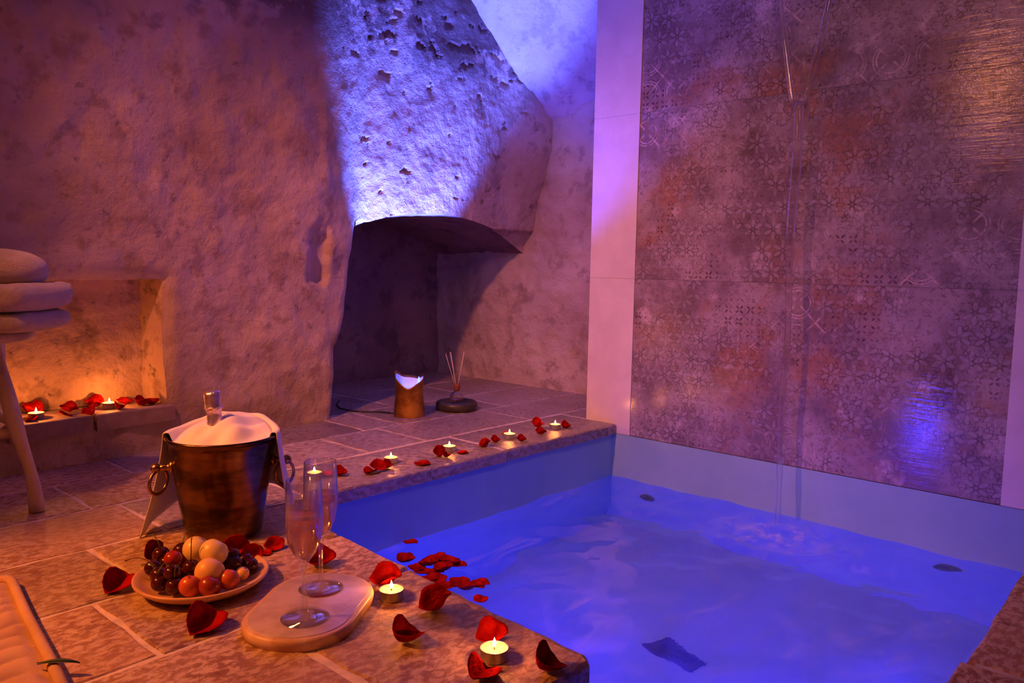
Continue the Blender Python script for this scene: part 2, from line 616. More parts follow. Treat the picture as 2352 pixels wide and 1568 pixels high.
n.bump(n.noise(80, 3, .6), .05, .002)
M_MARBLE = n.m
n = NT('plate_wood', .38)
n.col(n.mix(n.ss(.35, .65, n.noise(10, 5, .6, co=n.vmul(n.co, (.5, 1.8, 1)))), (.58, .30, .15), (.74, .44, .25)))
M_PLATE = n.m
M_DARKWOOD = plain('dark_wood', (.045, .035, .03), .4)
M_NECKWOOD = plain('stained_wood', (.22, .06, .03), .5)
M_REED = plain('reed', (.6, .46, .4), .7)
M_CABLE = plain('black_cable', (.02, .02, .025), .4)
M_LEAF = plain('green_leaf', (.045, .085, .035), .5)
n = NT('foil', .38, 1)
n.col(n.mix(n.ss(.3, .7, n.noise(80, 3)), (.66, .48, .56), (.88, .72, .78)))
n.bump(n.noise(110, 3, .6, co=n.vmul(n.co, (1, 1, .3))), .7, .004)
M_FOIL = n.m
M_BOTTLE = glass('green_bottle_glass', (.12, .2, .08), 1.5)
n = NT('vase_copper', .45, .85)
n.col(n.mix(n.ss(.35, .65, n.noise(11, 5, .65)), (.24, .10, .02), (.52, .25, .05)))
n.bump(n.noise(24, 4, .6), .35, .006)
M_COPPER = n.m
M_UPGLOW = emit('uplight_lens', (.045, .07, 1), 12)
M_LED = emit('pool_led', (.03, .025, 1), 60)
M_BLACK = plain('black_rubber', (.012, .012, .014), .4)
M_GRATE = plain('drain_plastic', (.05, .05, .07), .45)
n = NT('quilted_mat', .9, 0, .2)
n.col(n.mix(n.ss(.3, .7, n.noise(9, 4)), (.50, .30, .17), (.60, .38, .23)))
n.bump(n.noise(300, 3, .6), .5, .002)
M_MAT = n.m

# ------------------------------------------------------------------ left wall with niche and arched recess
def yj(z):   # jamb line of the recess
    pts = [(-.05, 1.763), (0, 1.765), (.15, 1.783), (.27, 1.795), (.33, 1.83), (.4, 1.848), (.6, 1.876), (.737, 1.907), (3, 1.907)]
    for (a, p), (b, q) in zip(pts, pts[1:]):
        if z <= b:
            return p + (q - p) * (z - a) / (b - a)
    return 1.907
def zarch(y):
    return .811 - .40 * (y - 2.33) ** 2
NY0, NY1, NZ0, NZ1 = .655, 1.10, .140, .535
def xw(y, z):
    pts = [(-2, -2.40), (.68, -2.42), (1.07, -2.45), (1.5, -2.485), (1.72, -2.495), (1.84, -2.52), (1.96, -2.548), (4, -2.548)]
    for (a, p), (b, q) in zip(pts, pts[1:]):
        if y <= b:
            t = (y - a) / (b - a)
            x = p + (q - p) * t
            break
    bl = sm(1.0, 1.6, y) * (1 - sm(1.66, 1.95, y)) * sm(.5, 1.1, z)
    x += .018 * bl
    x += .020 * fbm(.3, y, z, 3, 2.6) + .007 * fbm(9.3, y, z, 4, 11)
    if y > 1.75:
        k = sm(1.75, 1.95, y)
        x += k * (.0018 * fbm(5.1, y, z, 4, 30) + .0015 * fbm(2.2, y, z * .5, 3, 14) - .004 * fbm(9.3, y, z, 4, 11))
        x -= k * .010 * sm(.62, .72, fbm(3.1, y, z * 2.2, 5, 9) + .30 * sm(1.25, 1.5, z))
        x += .10 * sm(2.72, 2.97, y) * sm(.66, 1.15, z)
    # broken patch near the jamb
    d = math.hypot((y - 1.70) / .07, (z - .62) / .14)
    x -= .035 * (1 - sm(.45, 1.0, d + .35 * fbm(2, y, z, 3, 14)))
    # softened lip round the niche
    dy = max(NY0 - y, y - NY1, 0)
    dz = max(NZ0 - z, z - NZ1, 0)
    x -= .022 * math.exp(-(math.hypot(dy, dz) / .018) ** 2)
    # rounded jamb edge
    if z < .76:
        d = yj(z) - y
        if d < .05:
            t = 1 - max(0, d) / .05
            x -= .05 * (1 - math.sqrt(max(0, 1 - t * t))) * (1 - sm(.70, .76, z) * .5)
    return x

ys = sorted(set([-1.2 + .05 * i for i in range(34)] + [.5 + .0125 * i for i in range(100)] + [NY0, NY1]))
ys = [y for y in ys if y < 1.74 and not (0 < abs(y - NY0) < .006) and not (0 < abs(y - NY1) < .006)]
zs = sorted(set([-.03 + .0125 * i for i in range(125)] + [1.54 + .05 * i for i in range(20)] + [NZ0, NZ1]))
zs = [z for z in zs if not (0 < abs(z - NZ0) < .006) and not (0 < abs(z - NZ1) < .006)]
YT = [1 - .955 ** k for k in range(0, 40)]
nu, nv = len(ys) + len(YT) + 1, len(zs)
V, Fc = [], []
cols = []
for z in zs:
    e = yj(z)
    row = ys + [1.74 + (e - 1.74) * t for t in YT] + [e]
    cols.append(row)
    V += [(xw(y, z), y, z) for y in row]
for j in range(nv - 1):
    for i in range(nu - 1):
        if i < len(ys) - 1:
            ym, zm = (ys[i] + ys[i + 1]) / 2, (zs[j] + zs[j + 1]) / 2
            if NY0 < ym < NY1 and NZ0 < zm < NZ1:
                continue
        Fc.append((j * nu + i, j * nu + i + 1, (j + 1) * nu + i + 1, (j + 1) * nu + i))
wall = (V, Fc)
# face above the arch
NA, NB = 180, 190
def above(i, j):
    y = 1.900 + (2.99 - 1.900) * i / (NA - 1)
    z = zarch(y) + (2.32 - zarch(y)) * (j / (NB - 1)) ** 1.25
    return (xw(y, z), y, z)
wall = join(wall, grid(NA, NB, above))
struct(obj('wall_left', *wall, M_WALL), 'rough lime-plastered wall with a small candle niche, blue-lit above its arched recess')

# recess behind the arch: jamb, vaulted soffit, end wall
def jamb(i, j):
    z = .75 * j / 40
    x = -2.50 - .80 * i / 24
    x0 = xw(yj(z), z)
    x = x0 + (-3.30 - x0) * i / 24
    return (x, yj(z) + .010 * fbm(x, 4, z, 4, 6) * min(1, i / 3) - .02 * min(1, i / 6), z)
def soffit(i, j):
    y = 1.88 + (2.99 - 1.88) * i / 60
    x0 = xw(max(y, 1.9), zarch(max(y, 1.9)))
    x = x0 + (-3.30 - x0) * j / 24
    return (x, y, zarch(y) + .012 * fbm(x, y, 7, 4, 5) * min(1, j / 3))
def endwall(i, j):
    y = 1.7 + 1.3 * i / 50
    z = -.03 + .9 * j / 40
    return (-3.22 + .02 * fbm(1, y, z, 4, 5), y, z)
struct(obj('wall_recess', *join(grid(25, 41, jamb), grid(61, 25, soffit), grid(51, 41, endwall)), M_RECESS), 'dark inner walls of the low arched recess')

# alcove wall behind the pillar
def alc(i, j):
    x = -3.32 + (-1.80 + 3.32) * i / 110
    z = -.03 + 1.95 * j / 140
    return (x, 2.95 + .016 * fbm(x, 1, z, 4, 4) + .006 * fbm(x, 5, z, 4, 16) + .03 * sm(.9, 1.5, z), z)
struct(obj('wall_alcove', *grid(111, 141, alc), M_VAULT), 'mottled plaster side wall of the alcove behind the pale pillar')
# vault over the alcove
VP = [(3.0, 1.26), (2.95, 1.30), (2.89, 1.39), (2.80, 1.49), (2.65, 1.64), (2.45, 1.80), (2.2, 1.95), (1.9, 2.07), (1.5, 2.16), (1.0, 2.2)]
def vlt(i, j):
    x = -2.72 + (-1.60 + 2.72) * i / 70
    t = j / 90 * (len(VP) - 1)
    k = min(int(t), len(VP) - 2)
    y, z = [VP[k][q] + (VP[k + 1][q] - VP[k][q]) * (t - k) for q in (0, 1)]
    lift = .43 * max(0, x + 2.37) * (1 - sm(2.2, 1.5, y))
    q = .012 * fbm(x, y, z, 4, 5) + .005 * fbm(x, y, z, 4, 22)
    return (x, y - q * .6, z + lift - q * .6)
struct(obj('vault', *grid(71, 91, vlt), M_VAULT), 'rough plaster vault curving over the alcove')

# niche interior
def niche():
    d = .135
    def back(i, j):
        y, z = NY0 - .0 + (NY1 - NY0) * i / 30, NZ0 + (NZ1 - NZ0) * j / 26
        e = min(i / 3, (30 - i) / 3, j / 3, (26 - j) / 3, 1)
        return (-2.585 + .008 * fbm(2, y, z, 4, 12) - .006 * e, y - .02 * (i / 30), z)
    def right(i, j):
        z = NZ0 + (NZ1 - NZ0) * j / 26
        x0 = xw(NY1, z)
        return (x0 + (-2.602 - x0) * i / 10, NY1 - .023 * i / 10 + .005 * fbm(i * .1, 3, z, 3, 9) * min(1, i / 3) * (10 - i) / 10, z)
    def left(i, j):
        z = NZ0 + (NZ1 - NZ0) * j / 26
        x0 = xw(NY0, z)
        return (x0 + (-2.602 - x0) * i / 10, NY0 + .003 * i / 10, z)
    def top(i, j):
        y = NY0 + (NY1 - NY0) * j / 30
        x0 = xw(y, NZ1)
        return (x0 + (-2.585 - x0) * i / 10, y - .02 * (j / 30) * (i / 10), NZ1 + .006 * fbm(i * .1, y, 2, 3, 9) * min(1, i / 3))
    def bot(i, j):
        y = NY0 + (NY1 - NY0) * j / 30
        x0 = xw(y, NZ0)
        return (x0 + (-2.585 - x0) * i / 10, y - .02 * (j / 30) * (i / 10), NZ0 - .004)
    return join(grid(31, 27, back), grid(11, 27, right), grid(11, 27, left), grid(11, 31, top), grid(11, 31, bot))
struct(obj('wall_niche', *niche(), M_NICHE), 'stained inside of the small square niche, glowing orange from its candles')
sill = struct(obj('trim_3', *prism([(-2.585, .64), (-2.43, .64), (-2.455, 1.12), (-2.585, 1.12)], .09, .132), M_MORTAR, smooth=False), 'low stone sill of the candle niche')
for i, (a, b) in enumerate(((.645, .864), (.874, 1.115))):
    p = [(-2.58, a), (-2.398 - .075 * (a - .66), a), (-2.398 - .075 * (b - .66), b), (-2.58, b)]
    obj('sill_stone', *prism(p, .092, .1405, .004, .0015, .03), M_SILL, sill, smooth=False)

# ------------------------------------------------------------------ floor and stones
FP = [(-3.3, -1.2), (1.2, -1.2), (1.2, 2.486), (-.24, 2.486), (-.24, .2), (-.685, .2), (-.685, .935), (-1.70, .98), (-1.70, 2.482), (-1.81, 2.482), (-1.81, 2.96), (-3.3, 2.96)]
floor = struct(obj('floor', *prism(FP, -.036, -.0022), M_MORTAR, smooth=False), 'stone floor of worn travertine slabs round the pool')
def stone(name, x0, x1, y0, y1, mat, z0=-.03, g=.004, bev=.004):
    p = [(x0 + g, y0 + g), (x1 - g, y0 + g), (x1 - g, y1 - g), (x0 + g, y1 - g)]
    return obj(name, *prism(p, z0, 0, bev, .0028, .04), mat, floor, smooth=False)
# coping along the far pool side
for y0, y1 in ((1.115, 1.862), (1.862, 2.484)):
    p = [(-1.964, y0 + .006), (-1.690, y0 + .004), (-1.686, y1 - .006), (-1.960, y1 - .006)]
    obj('coping_stone', *prism(p, -.038, 0, .006, .002, .05), M_COPING, floor, smooth=False)
stone('stone', -1.97, -1.81, 2.484, 2.95, M_COPING)
for y0, y1 in ((-.5, .05), (.05, .40), (.40, .755), (.755, 1.115)):
    stone('stone', -1.97, -1.70, y0, y1, M_STONE if y1 < 1 else M_COPING)
for y0, y1 in ((-.5, -.05), (-.05, .33), (.33, .70), (.70, 1.08), (1.08, 1.523), (1.523, 1.765), (1.765, 2.305), (2.305, 2.95)):
    stone('stone', -2.24, -1.97, y0, y1, M_COPING if y1 > 1.1 else M_STONE)
for y0, y1 in ((-.5, .1), (.1, .5), (.5, .9), (.9, 1.37), (1.37, 1.713), (1.713, 1.88), (1.88, 2.45), (2.45, 2.95)):
    stone('stone', -2.54, -2.24, y0, y1, M_COPING if y1 > 1.1 else M_STONE)
for x0, x1 in ((-2.90, -2.54), (-3.26, -2.90)):
    for y0, y1 in ((1.72, 2.1), (2.1, 2.55), (2.55, 2.95)):
        stone('stone', x0, x1, y0, y1, M_COPING)
# slabs of the near deck
for y0, y1 in ((-.5, .15), (.15, .592), (.592, .985)):
    stone('stone', -1.70, -1.42, y0, y1, M_STONE)
for y0, y1 in ((-.5, .0), (.0, .50), (.50, .975)):
    stone('stone', -1.42, -1.155, y0, y1, M_STONE)
stone('stone', -1.155, -.90, -.5, .20, M_STONE)
stone('stone', -1.155, -.69, .20, .660, M_STONE)
# rounded pool-edge slab of the deck corner
cor = [(-1.149, .666), (-.70, .664), (-.683, .70)]
cor += [(-.672 - .028 + .028 * math.cos(a), .928 + .028 * math.sin(a)) for a in [R(x) for x in (0, 20, 45, 70, 90)]]
cor += [(-.84, .964), (-.993, .974), (-1.149, .990)]
obj('coping_stone', *prism(cor, -.042, 0, .009, .0018, .03), M_STONE, floor, smooth=False)
obj('coping_stone', *prism([(-1.414, .79), (-1.161, .79), (-1.161, .990), (-1.30, .998), (-1.40, 1.006)], -.042, .0005, .007, .0018, .03), M_STONE, floor, smooth=False)
obj('coping_stone', *prism([(-1.690, .79), (-1.426, .79), (-1.412, 1.006), (-1.45, 1.012), (-1.62, 1.02), (-1.692, 1.10)], -.042, .0005, .007, .0018, .03), M_STONE, floor, smooth=False)
# deck right of the pool
for y0, y1 in ((.2, .75), (.75, 1.35), (1.35, 1.95), (1.95, 2.48)):
    p = [(-.252 + .03 * (1.6 - y0) * .0, y0 + .004), (.08, y0 + .004), (.08, y1 - .004), (-.262, y1 - .004)]
    obj('coping_stone', *prism(p, -.042, 0, .007, .002, .05), M_STONE, floor, smooth=False)
    stone('stone', .08, .5, y0, y1, M_STONE)

# ------------------------------------------------------------------ pool
BP = [(-1.705, .975), (-.70, .93), (-.70, .15), (-.235, .15), (-.235, 2.482), (-1.705, 2.482)]
V, Fc = [], []
nb = len(BP)
V = [(x, y, -.66) for x, y in BP] + [(x, y, -.0375) for x, y in BP]
Fc = [tuple(range(nb))] + [(i, (i + 1) % nb, nb + (i + 1) % nb, nb + i) for i in range(nb)]
struct(obj('pool_basin', V, Fc, M_POOL, smooth=False), 'painted basin of the small square plunge pool')
def wat(i, j):
    x = -1.704 + 1.468 * i / 146
    y = .16 + 2.321 * j / 232
    z = -.207 + .009 * fbm(x, y, 0, 2, 5.5) + .001 * fbm(x, y, 4, 2, 13)
    r = math.hypot(x + .95, (y - 2.28))
    z += .010 * math.exp(-(r / .16) ** 2) * math.cos(r * 70)
    return (x, y, z)
V, Fc = grid(147, 233, wat)
Fc = [f for f in Fc if not (V[f[0]][0] < -.706 and V[f[0]][1] < .94)]
wo = obj('pool_water', V, Fc, M_WATER)
if wo.data.polygons[0].normal.z < 0:
    wo.data.flip_normals()
tag(wo, 'blue glowing rippled water filling the square plunge pool', 'water')

# underwater lamps in the wall under the near deck and in the right-hand wall
def poollamp(loc, face, label):
    t = thing('pool_lamp', label, 'lamp', loc)
    t.rotation_euler = face
    obj('lamp_bezel', *lathe([(.05, 0), (.058, .002), (.058, .012), (.049, .014), (.047, .008)], 28), M_CUP, t)
    obj('lamp_lens', *lathe([(0, .010), (.03, .009), (.047, .006)], 24), M_LED, t)
poollamp((-1.0, .945, -.53), (R(-90), 0, 0), 'round blue lamp under water in the wall below the near deck')
poollamp((-.237, 1.60, -.42), (0, R(-90), 0), 'round blue lamp under water in the right-hand pool wall')
# added lamp hidden under the deck lip, makes the blue streak on the tiles
ld = thing('added_streak_lamp', 'added small blue lamp hidden under the stone lip of the near deck', 'lamp', (-1.0, .951, -.125))
ld.rotation_euler = (R(-90), 0, 0)
obj('lamp_bezel', *lathe([(.022, 0), (.026, .002), (.026, .009), (.021, .011), (.020, .007)], 24), M_CUP, ld)
obj('lamp_lens', *lathe([(0, .009), (.012, .0085), (.020, .006)], 20), M_LED, ld)
lamp('added_streak_light', 'SPOT', (-1.0, .968, -.125), (.03, .028, 1), 9, (-.62, 2.48, .1), .014, 50, .9)
# jets and drain
def jet(x, z, label):
    t = thing('pool_jet', label, 'nozzle', (x, 2.480, z))
    t.rotation_euler = (R(90), 0, 0)
    obj('flange', *lathe([(0, .001), (.03, .001), (.032, .006), (.026, .012), (.014, .010), (.013, -.006), (0, -.006)], 26), M_BLACK, t)
    obj('spout', *lathe([(.006, .002), (.010, .004), (.010, .020), (.006, .020), (.006, .002)], 18), M_BLACK, t)
def underwater(loc, aim, e):
    l = bpy.data.lights.new('pool_lamp_light', 'AREA')
    l.shape = 'DISK'
    l.size = .09
    l.energy = e
    l.color = (.018, .020, 1)
    o = bpy.data.objects.new('pool_lamp_light', l)
    C.objects.link(o)
    o.location = loc
    o.rotation_euler = (Vector(aim) - Vector(loc)).to_track_quat('-Z', 'Y').to_euler()
underwater((-1.0, .966, -.53), (-1.0, 2.0, -.50), 11)
underwater((-.256, 1.60, -.42), (-1.2, 1.6, -.60), 2.5)
jet(-1.533, -.365, 'black jet nozzle under water near the far left pool corner')
jet(-.531, -.345, 'black jet nozzle under water towards the right end of the tiled wall')
dr = thing('pool_drain', 'rectangular dark slotted grille on the pool floor', 'drain', (-1.005, 1.79, -.659), R(-8))
def rrect(a, b, r, k=6):
    pts = []
    for cx, cy, s in ((a - r, b - r, 0), (-a + r, b - r, 90), (-a + r, -b + r, 180), (a - r, -b + r, 270)):
        pts += [(cx + r * math.cos(R(s + 90 * q / k)), cy + r * math.sin(R(s + 90 * q / k))) for q in range(k + 1)]
    return pts
obj('drain_plate', *prism(rrect(.075, .055, .02), 0, .014, .005), M_GRATE, dr)
for q in range(5):
    obj('drain_bar', *moved(prism(rrect(.05, .004, .0035, 3), .013, .018, .001), (0, -.032 + .016 * q, 0)), M_BLACK, dr)

# ------------------------------------------------------------------ tiled wall, pale bands
wb = struct(obj('wall_back', *box((-1.82, 2.492, -.04), (1.2, 2.60, 2.4)), M_CEIL, smooth=False), 'wall above the pool clad in ornament-printed tiles')
ZJ = [-.037, .5555, 1.157, 1.76, 2.36]
XJ = [-1.629, -.412]
for a, b in zip(XJ, XJ[1:]):
    for c, d in zip(ZJ, ZJ[1:]):
        p = prism([(.0003, .0003), (b - a - .0003, .0003), (b - a - .0003, d - c - .0003), (.0003, d - c - .0003)], 0, .010, .0004)
        V = [(x, -z, y) for x, y, z in p[0]]
        obj('printed_tile', V, p[1], M_TILE, wb, smooth=False, loc=(a, 2.496, c))
def band(name, x0, x1, lab, zj):
    t = struct(obj(name, *box((x0 + .003, 2.490, -.037), (x1 - .003, 2.96 if x0 < -1.5 else 2.6, 2.4)), M_BAND, smooth=False), lab)
    for c, d in zip(zj, zj[1:]):
        p = prism([(x0, c + .0003), (x1 - .0004, c + .0003), (x1 - .0004, d - .0003), (x0, d - .0003)], 0, .009, .0005)
        obj('band_tile', [(x, 2.492 - z, y) for x, y, z in p[0]], p[1], M_BAND, t, smooth=False)
band('trim_1', -1.834, -1.629, 'pale lavender tiled pillar between the alcove and the printed wall', ZJ)
band('trim_2', -.412, -.20, 'pale tiled band at the right end of the printed wall', ZJ)
# shell of the rest of the room
struct(obj('wall_right', *box((1.2, -1.3, -.04), (1.3, 2.6, 2.4)), M_CEIL, smooth=False))
struct(obj('wall_front', *box((-2.7, -1.3, -.04), (1.3, -1.2, 2.4)), M_CEIL, smooth=False))
struct(obj('ceiling', *box((-3.4, -1.3, 2.32), (1.3, 3.0, 2.42)), M_CEIL, smooth=False))

# ------------------------------------------------------------------ falling water
wf = thing('waterfall', 'thin clear stream of water falling in front of the printed tiles', 'water', (-1.0, 2.40, -.207))
def edge_curve(s, k=40):
    out = []
    for q in range(k + 1):
        t = q / k
        z = 1.95 - .85 * t + .207
        x = s * (.15 * (1 - t) ** .9 + .010) + (-.012 if s < 0 else .0)
        out.append((x, .03 * (1 - t), z))
    return out
L_, Rr = edge_curve(-1), edge_curve(1)
obj('left_edge', *tube(L_, [.006 + .003 * q / 40 for q in range(41)], 10), M_FALL, wf)
obj('right_edge', *tube(Rr, [.007 + .004 * q / 40 for q in range(41)], 10), M_FALL, wf)
st = []
sr = []
for q in range(61):
    t = q / 60
    z = 1.315 - 1.315 * t
    st.append((-.006 + .012 * t + .004 * math.sin(t * 15), -.03 * t, z))
    sr.append(.014 - .007 * t + .003 * math.sin(t * 9) * (1 - t) + .0012 * math.sin(t * 60) * t)
obj('stream', *tube(st, sr, 14), M_FALL, wf)

# ------------------------------------------------------------------ tea lights
def tealight_mesh():
    cup = lathe([(0, 0), (.0185, 0), (.0192, .001), (.0196, .0155), (.0200, .0158), (.0190, .0160), (.0186, .0135)], 32)
    wax = lathe([(0, .0128), (.004, .0126), (.012, .0128), (.0170, .0136), (.0187, .0142)], 28)
    wick = tube([(0, 0, .0125), (.0003, 0, .016), (.0012, 0, .0185)], .0008, 6)
    fl = lathe([(0, .0160), (.0016, .0175), (.0026, .0198), (.0024, .0225), (.0015, .0255), (.0006, .0285), (0, .0300)], 14)
    return cup, wax, wick, fl
def tealight(first, loc, label, group, energy, sc=1.0):
    t = thing('tea_light', label, 'candle', loc, rnd.uniform(0, 6), group)
    t.scale = (sc, sc, sc)
    if not first:
        for nm, g, mt in zip(('cup', 'wax', 'wick', 'flame'), tealight_mesh(), (M_CUP, M_WAX, M_WICK, M_FLAME)):
            first.append(obj(nm, *g, mt, t))
    else:
        for src in first:
            c = src.copy()
            C.objects.link(c)
            c.parent = t
    lamp('candle_glow', 'POINT', Vector(loc) + Vector((0, 0, .030 * sc)), (1, .28, .05), energy, None, .004)
first = []
TL = [((-0.7842,0.8431,0.0000), 'largest tea light, nearest the rounded deck corner', .32, 1.12),
      ((-1.0653,0.8720,0.0000), 'tea light on the near deck beside the serving board', .32, 1.12)]
for loc, lab, e, sc in TL:
    tealight(first, (loc[0], loc[1], .0006), lab, 'lit tea lights on the near deck', e, sc)
CP = [((-1.8364,1.2280,0.0000), 'tea light on the pool coping seen through the champagne glasses'),
      ((-1.8213,1.4875,0.0000), 'second tea light along the coping, just right of the glasses'),
      ((-1.8096,1.7174,0.0000), 'middle tea light of the coping row, a curled petal against it'),
      ((-1.8013,1.9956,0.0000), 'fourth tea light along the coping, between two small dark petals'),
      ((-1.7937,2.2382,0.0000), 'farthest tea light of the coping row, next to the pale pillar')]
for loc, lab in CP:
    tealight(first, (loc[0], loc[1], .0006), lab, 'lit tea lights along the pool coping', .30, 1.05)
for y, lab in ((.735, 'left tea light on the niche sill, nearer the stool'), (.945, 'right tea light on the niche sill among red petals')):
    tealight(first, (-2.475 - .03 * (y > .8), y, .1412), lab, 'lit tea lights in the wall niche', .75, 1.05)

# ------------------------------------------------------------------ rose petals
def petal_mesh(cup, curl, fold, pt, seed):
    rg = random.Random(seed)
    V, rings = [(0, 0, 0)], [[0]]
    n, k = 20, 5
    wob = [rg.uniform(-.05, .05) for _ in range(n)]
    for a in range(1, k + 1):
        t = a / k
        ring = []
        for q in range(n):
            th = 2 * PI * q / n
            rx = .5 * (1 + wob[q] * t)
            ry = .42 * (1 + wob[q] * t)
            x, y = rx * t * math.cos(th), ry * t * math.sin(th)
            if x < 0:
                y *= 1 - pt * (x / .5) ** 2     # narrower base
            z = cup * (x * x * .8 + y * y * 1.3) + fold * abs(y) - curl * max(0, x - .25) ** 1.5 * 2
            z += .03 * t * math.sin(3 * th + seed)
            ring.append(len(V))
            V.append((x, y, z))
        rings.append(ring)
    Fc = []
    for q in range(n):
        Fc.append((0, rings[1][q], rings[1][(q + 1) % n]))
    for a, b in zip(rings[1:], rings[2:]):
        for q in range(n):
            Fc.append((a[q], b[q], b[(q + 1) % n], a[(q + 1) % n]))
    return V, Fc
PV = [petal_mesh(1.1, .0, .15, .35, 1), petal_mesh(1.9, .9, .1, .5, 2), petal_mesh(.8, .5, .45, .55, 3), petal_mesh(2.4, 1.4, .0, .3, 4), petal_mesh(.45, .2, .05, .2, 5)]
PM = []
for V, Fc in PV:
    o = obj('petal_shape', V, Fc, M_PETAL)
    PM.append(o.data)
    bpy.data.objects.remove(o)
def petal(loc, size, yaw, var, label, group=None, tilt=(0, 0), z=0.0):
    me = PM[var]
    o = bpy.data.objects.new('rose_petal', me)
    C.objects.link(o)
    o.scale = (size, size, size)
    o.rotation_euler = (R(tilt[0]), R(tilt[1]), R(yaw))
    Mx = o.rotation_euler.to_matrix()
    zm = min((Mx @ (v.co * size)).z for v in me.vertices)
    o.location = (loc[0], loc[1], z - zm + .0012)
    s = o.modifiers.new('thickness', 'SOLIDIFY')
    s.thickness = .0012 / size
    s.offset = 0
    tag(o, label, 'petal', group)
    return o
DECK = 'rose petals scattered on the near deck'
petal((-1.4550,0.5527,0.0000), .066, 120, 2, 'dark red rose petal left of the fruit plate', DECK, (22, -15))
petal((-1.1971,0.5865,0.0000), .074, 118, 2, 'dark red rose petal in front of the fruit plate', DECK, (24, -12))
petal((-1.4349,0.8605,0.0000), .042, 60, 0, 'small upright rose petal right of the ice bucket foot', DECK, (40, 0))
petal((-1.4191,0.8269,0.0000), .034, 20, 4, 'tiny dark petal lying by the right rim of the fruit plate', DECK)
petal((-1.2907,0.8780,0.0000), .060, 75, 1, 'red petal on the deck behind the glass stems', DECK, (25, -10))
petal((-1.1189,0.9116,0.0000), .058, 40, 3, 'curled bright red petal right behind the tea light beside the board', DECK, (30, -22))
petal((-0.9248,0.7803,0.0000), .062, 100, 1, 'red cupped petal on the deck right of the serving board', DECK, (18, 10))
petal((-0.9744,0.9057,0.0000), .060, 65, 3, 'red petal with one end curled up high, near the pool edge', DECK, (14, -34))
petal((-0.8272,0.8835,0.0000), .056, 70, 1, 'bright petal directly behind the largest tea light', DECK, (22, -14))
petal((-0.7097,0.8682,0.0000), .060, 95, 1, 'red petal right of the largest tea light at the deck corner', DECK, (30, 14))
petal((-0.7616,0.7869,0.0000), .062, 110, 2, 'dark red petal left in front of the largest tea light', DECK, (20, 6))
COP = 'rose petals along the pool coping'
petal((-1.8105,1.2938,0.0000), .042, 70, 1, 'red petal on the coping just right of the far glass', COP, (25, 0))
petal((-1.8227,1.2615,0.0000), .034, 30, 0, 'petal on the coping seen through the far glass', COP, (12, 0))
petal((-1.7623,1.3636,0.0000), .046, 100, 2, 'dark flat petal at the foot of the red pile beside the second coping candle', COP)
petal((-1.7770,1.4031,0.0000), .050, 50, 0, 'large red petal of the pile beside the second coping candle', COP, (35, 10), .004)
petal((-1.7817,1.4405,0.0000), .036, 80, 3, 'orange-lit petal leaning on the second coping candle', COP, (30, -10))
petal((-1.7368,1.5381,0.0000), .050, 55, 4, 'flat dark petal between the second and the middle coping candle', COP, (4, 0))
petal((-1.7840,1.6521,0.0000), .046, 65, 3, 'red curled petal left of the middle coping candle', COP, (35, -10))
petal((-1.7564,1.6486,0.0000), .038, 120, 1, 'darker petal in front of the middle coping candle', COP, (20, 0))
petal((-1.7555,1.7233,0.0000), .038, 60, 4, 'flat purple petal right of the middle coping candle', COP)
petal((-1.7646,1.8442,0.0000), .042, 45, 3, 'petal with an upturned tip beside the coping joint', COP, (10, -38))
petal((-1.7941,1.9153,0.0000), .036, 70, 1, 'small dark petal left of the fourth coping candle', COP, (22, 0))
petal((-1.8369,2.0188,0.0000), .028, 20, 0, 'tiny petal half hidden behind the fourth coping candle', COP, (30, 0))
petal((-1.7418,1.9899,0.0000), .036, 60, 1, 'small dark petal right of the fourth coping candle', COP, (22, 0))
petal((-1.8390,2.1897,0.0000), .050, 70, 3, 'upper petal of the red pair left of the farthest coping candle', COP, (30, -10), .006)
petal((-1.7673,2.1243,0.0000), .044, 60, 1, 'lower petal of the red pair left of the farthest coping candle', COP, (8, 0))
petal((-1.7731,2.2717,0.0000), .044, 75, 1, 'red petal right of the farthest coping candle, by the pillar', COP, (22, 0))
WP = 'rose petals floating at the pool edge'
petal((-1.6740,1.4398,-0.2000), .042, 45, 4, 'single dark petal floating apart near the coping wall', None, (0, 0), -.2005)
rp = random.Random(5)
for px, lab in (((-1.5665,1.3280,-0.2000), 'floating petal poking out at the deck edge, leftmost of the large cluster'), ((-1.5116,1.3231,-0.2000), 'floating petal next to the deck edge at the left of the large cluster'),
                ((-1.5031,1.3566,-0.2000), 'floating petal in the heart of the large cluster, left of the topmost'), ((-1.4784,1.3149,-0.2000), 'floating petal squeezed between deck edge and the heart of the large cluster'),
                ((-1.5202,1.4002,-0.2000), 'topmost petal of the large floating cluster'), ((-1.4878,1.3846,-0.2000), 'floating petal right below the topmost of the large cluster'),
                ((-1.4775,1.4034,-0.2000), 'floating petal joining the large cluster to its oval outer tip'), ((-1.4534,1.3315,-0.2000), 'floating petal in the lower middle of the large cluster'),
                ((-1.4502,1.3591,-0.2000), 'floating petal jutting right from the lower half of the large cluster'), ((-1.4363,1.3010,-0.2000), 'floating petal at the deck edge, lower left of the large cluster'),
                ((-1.4116,1.3023,-0.2000), 'lowest petal of the large floating cluster')):
    petal(px, rp.uniform(.050, .060), rp.uniform(20, 110), rp.choice((4, 4, 0)), lab, WP, (rp.uniform(-8, 8), rp.uniform(-8, 8)), -.2015 + rp.uniform(0, .006))
petal((-1.4520,1.4158,-0.2000), .046, 45, 4, 'oval petal at the outer tip of the large floating cluster', None, (0, 0), -.2)
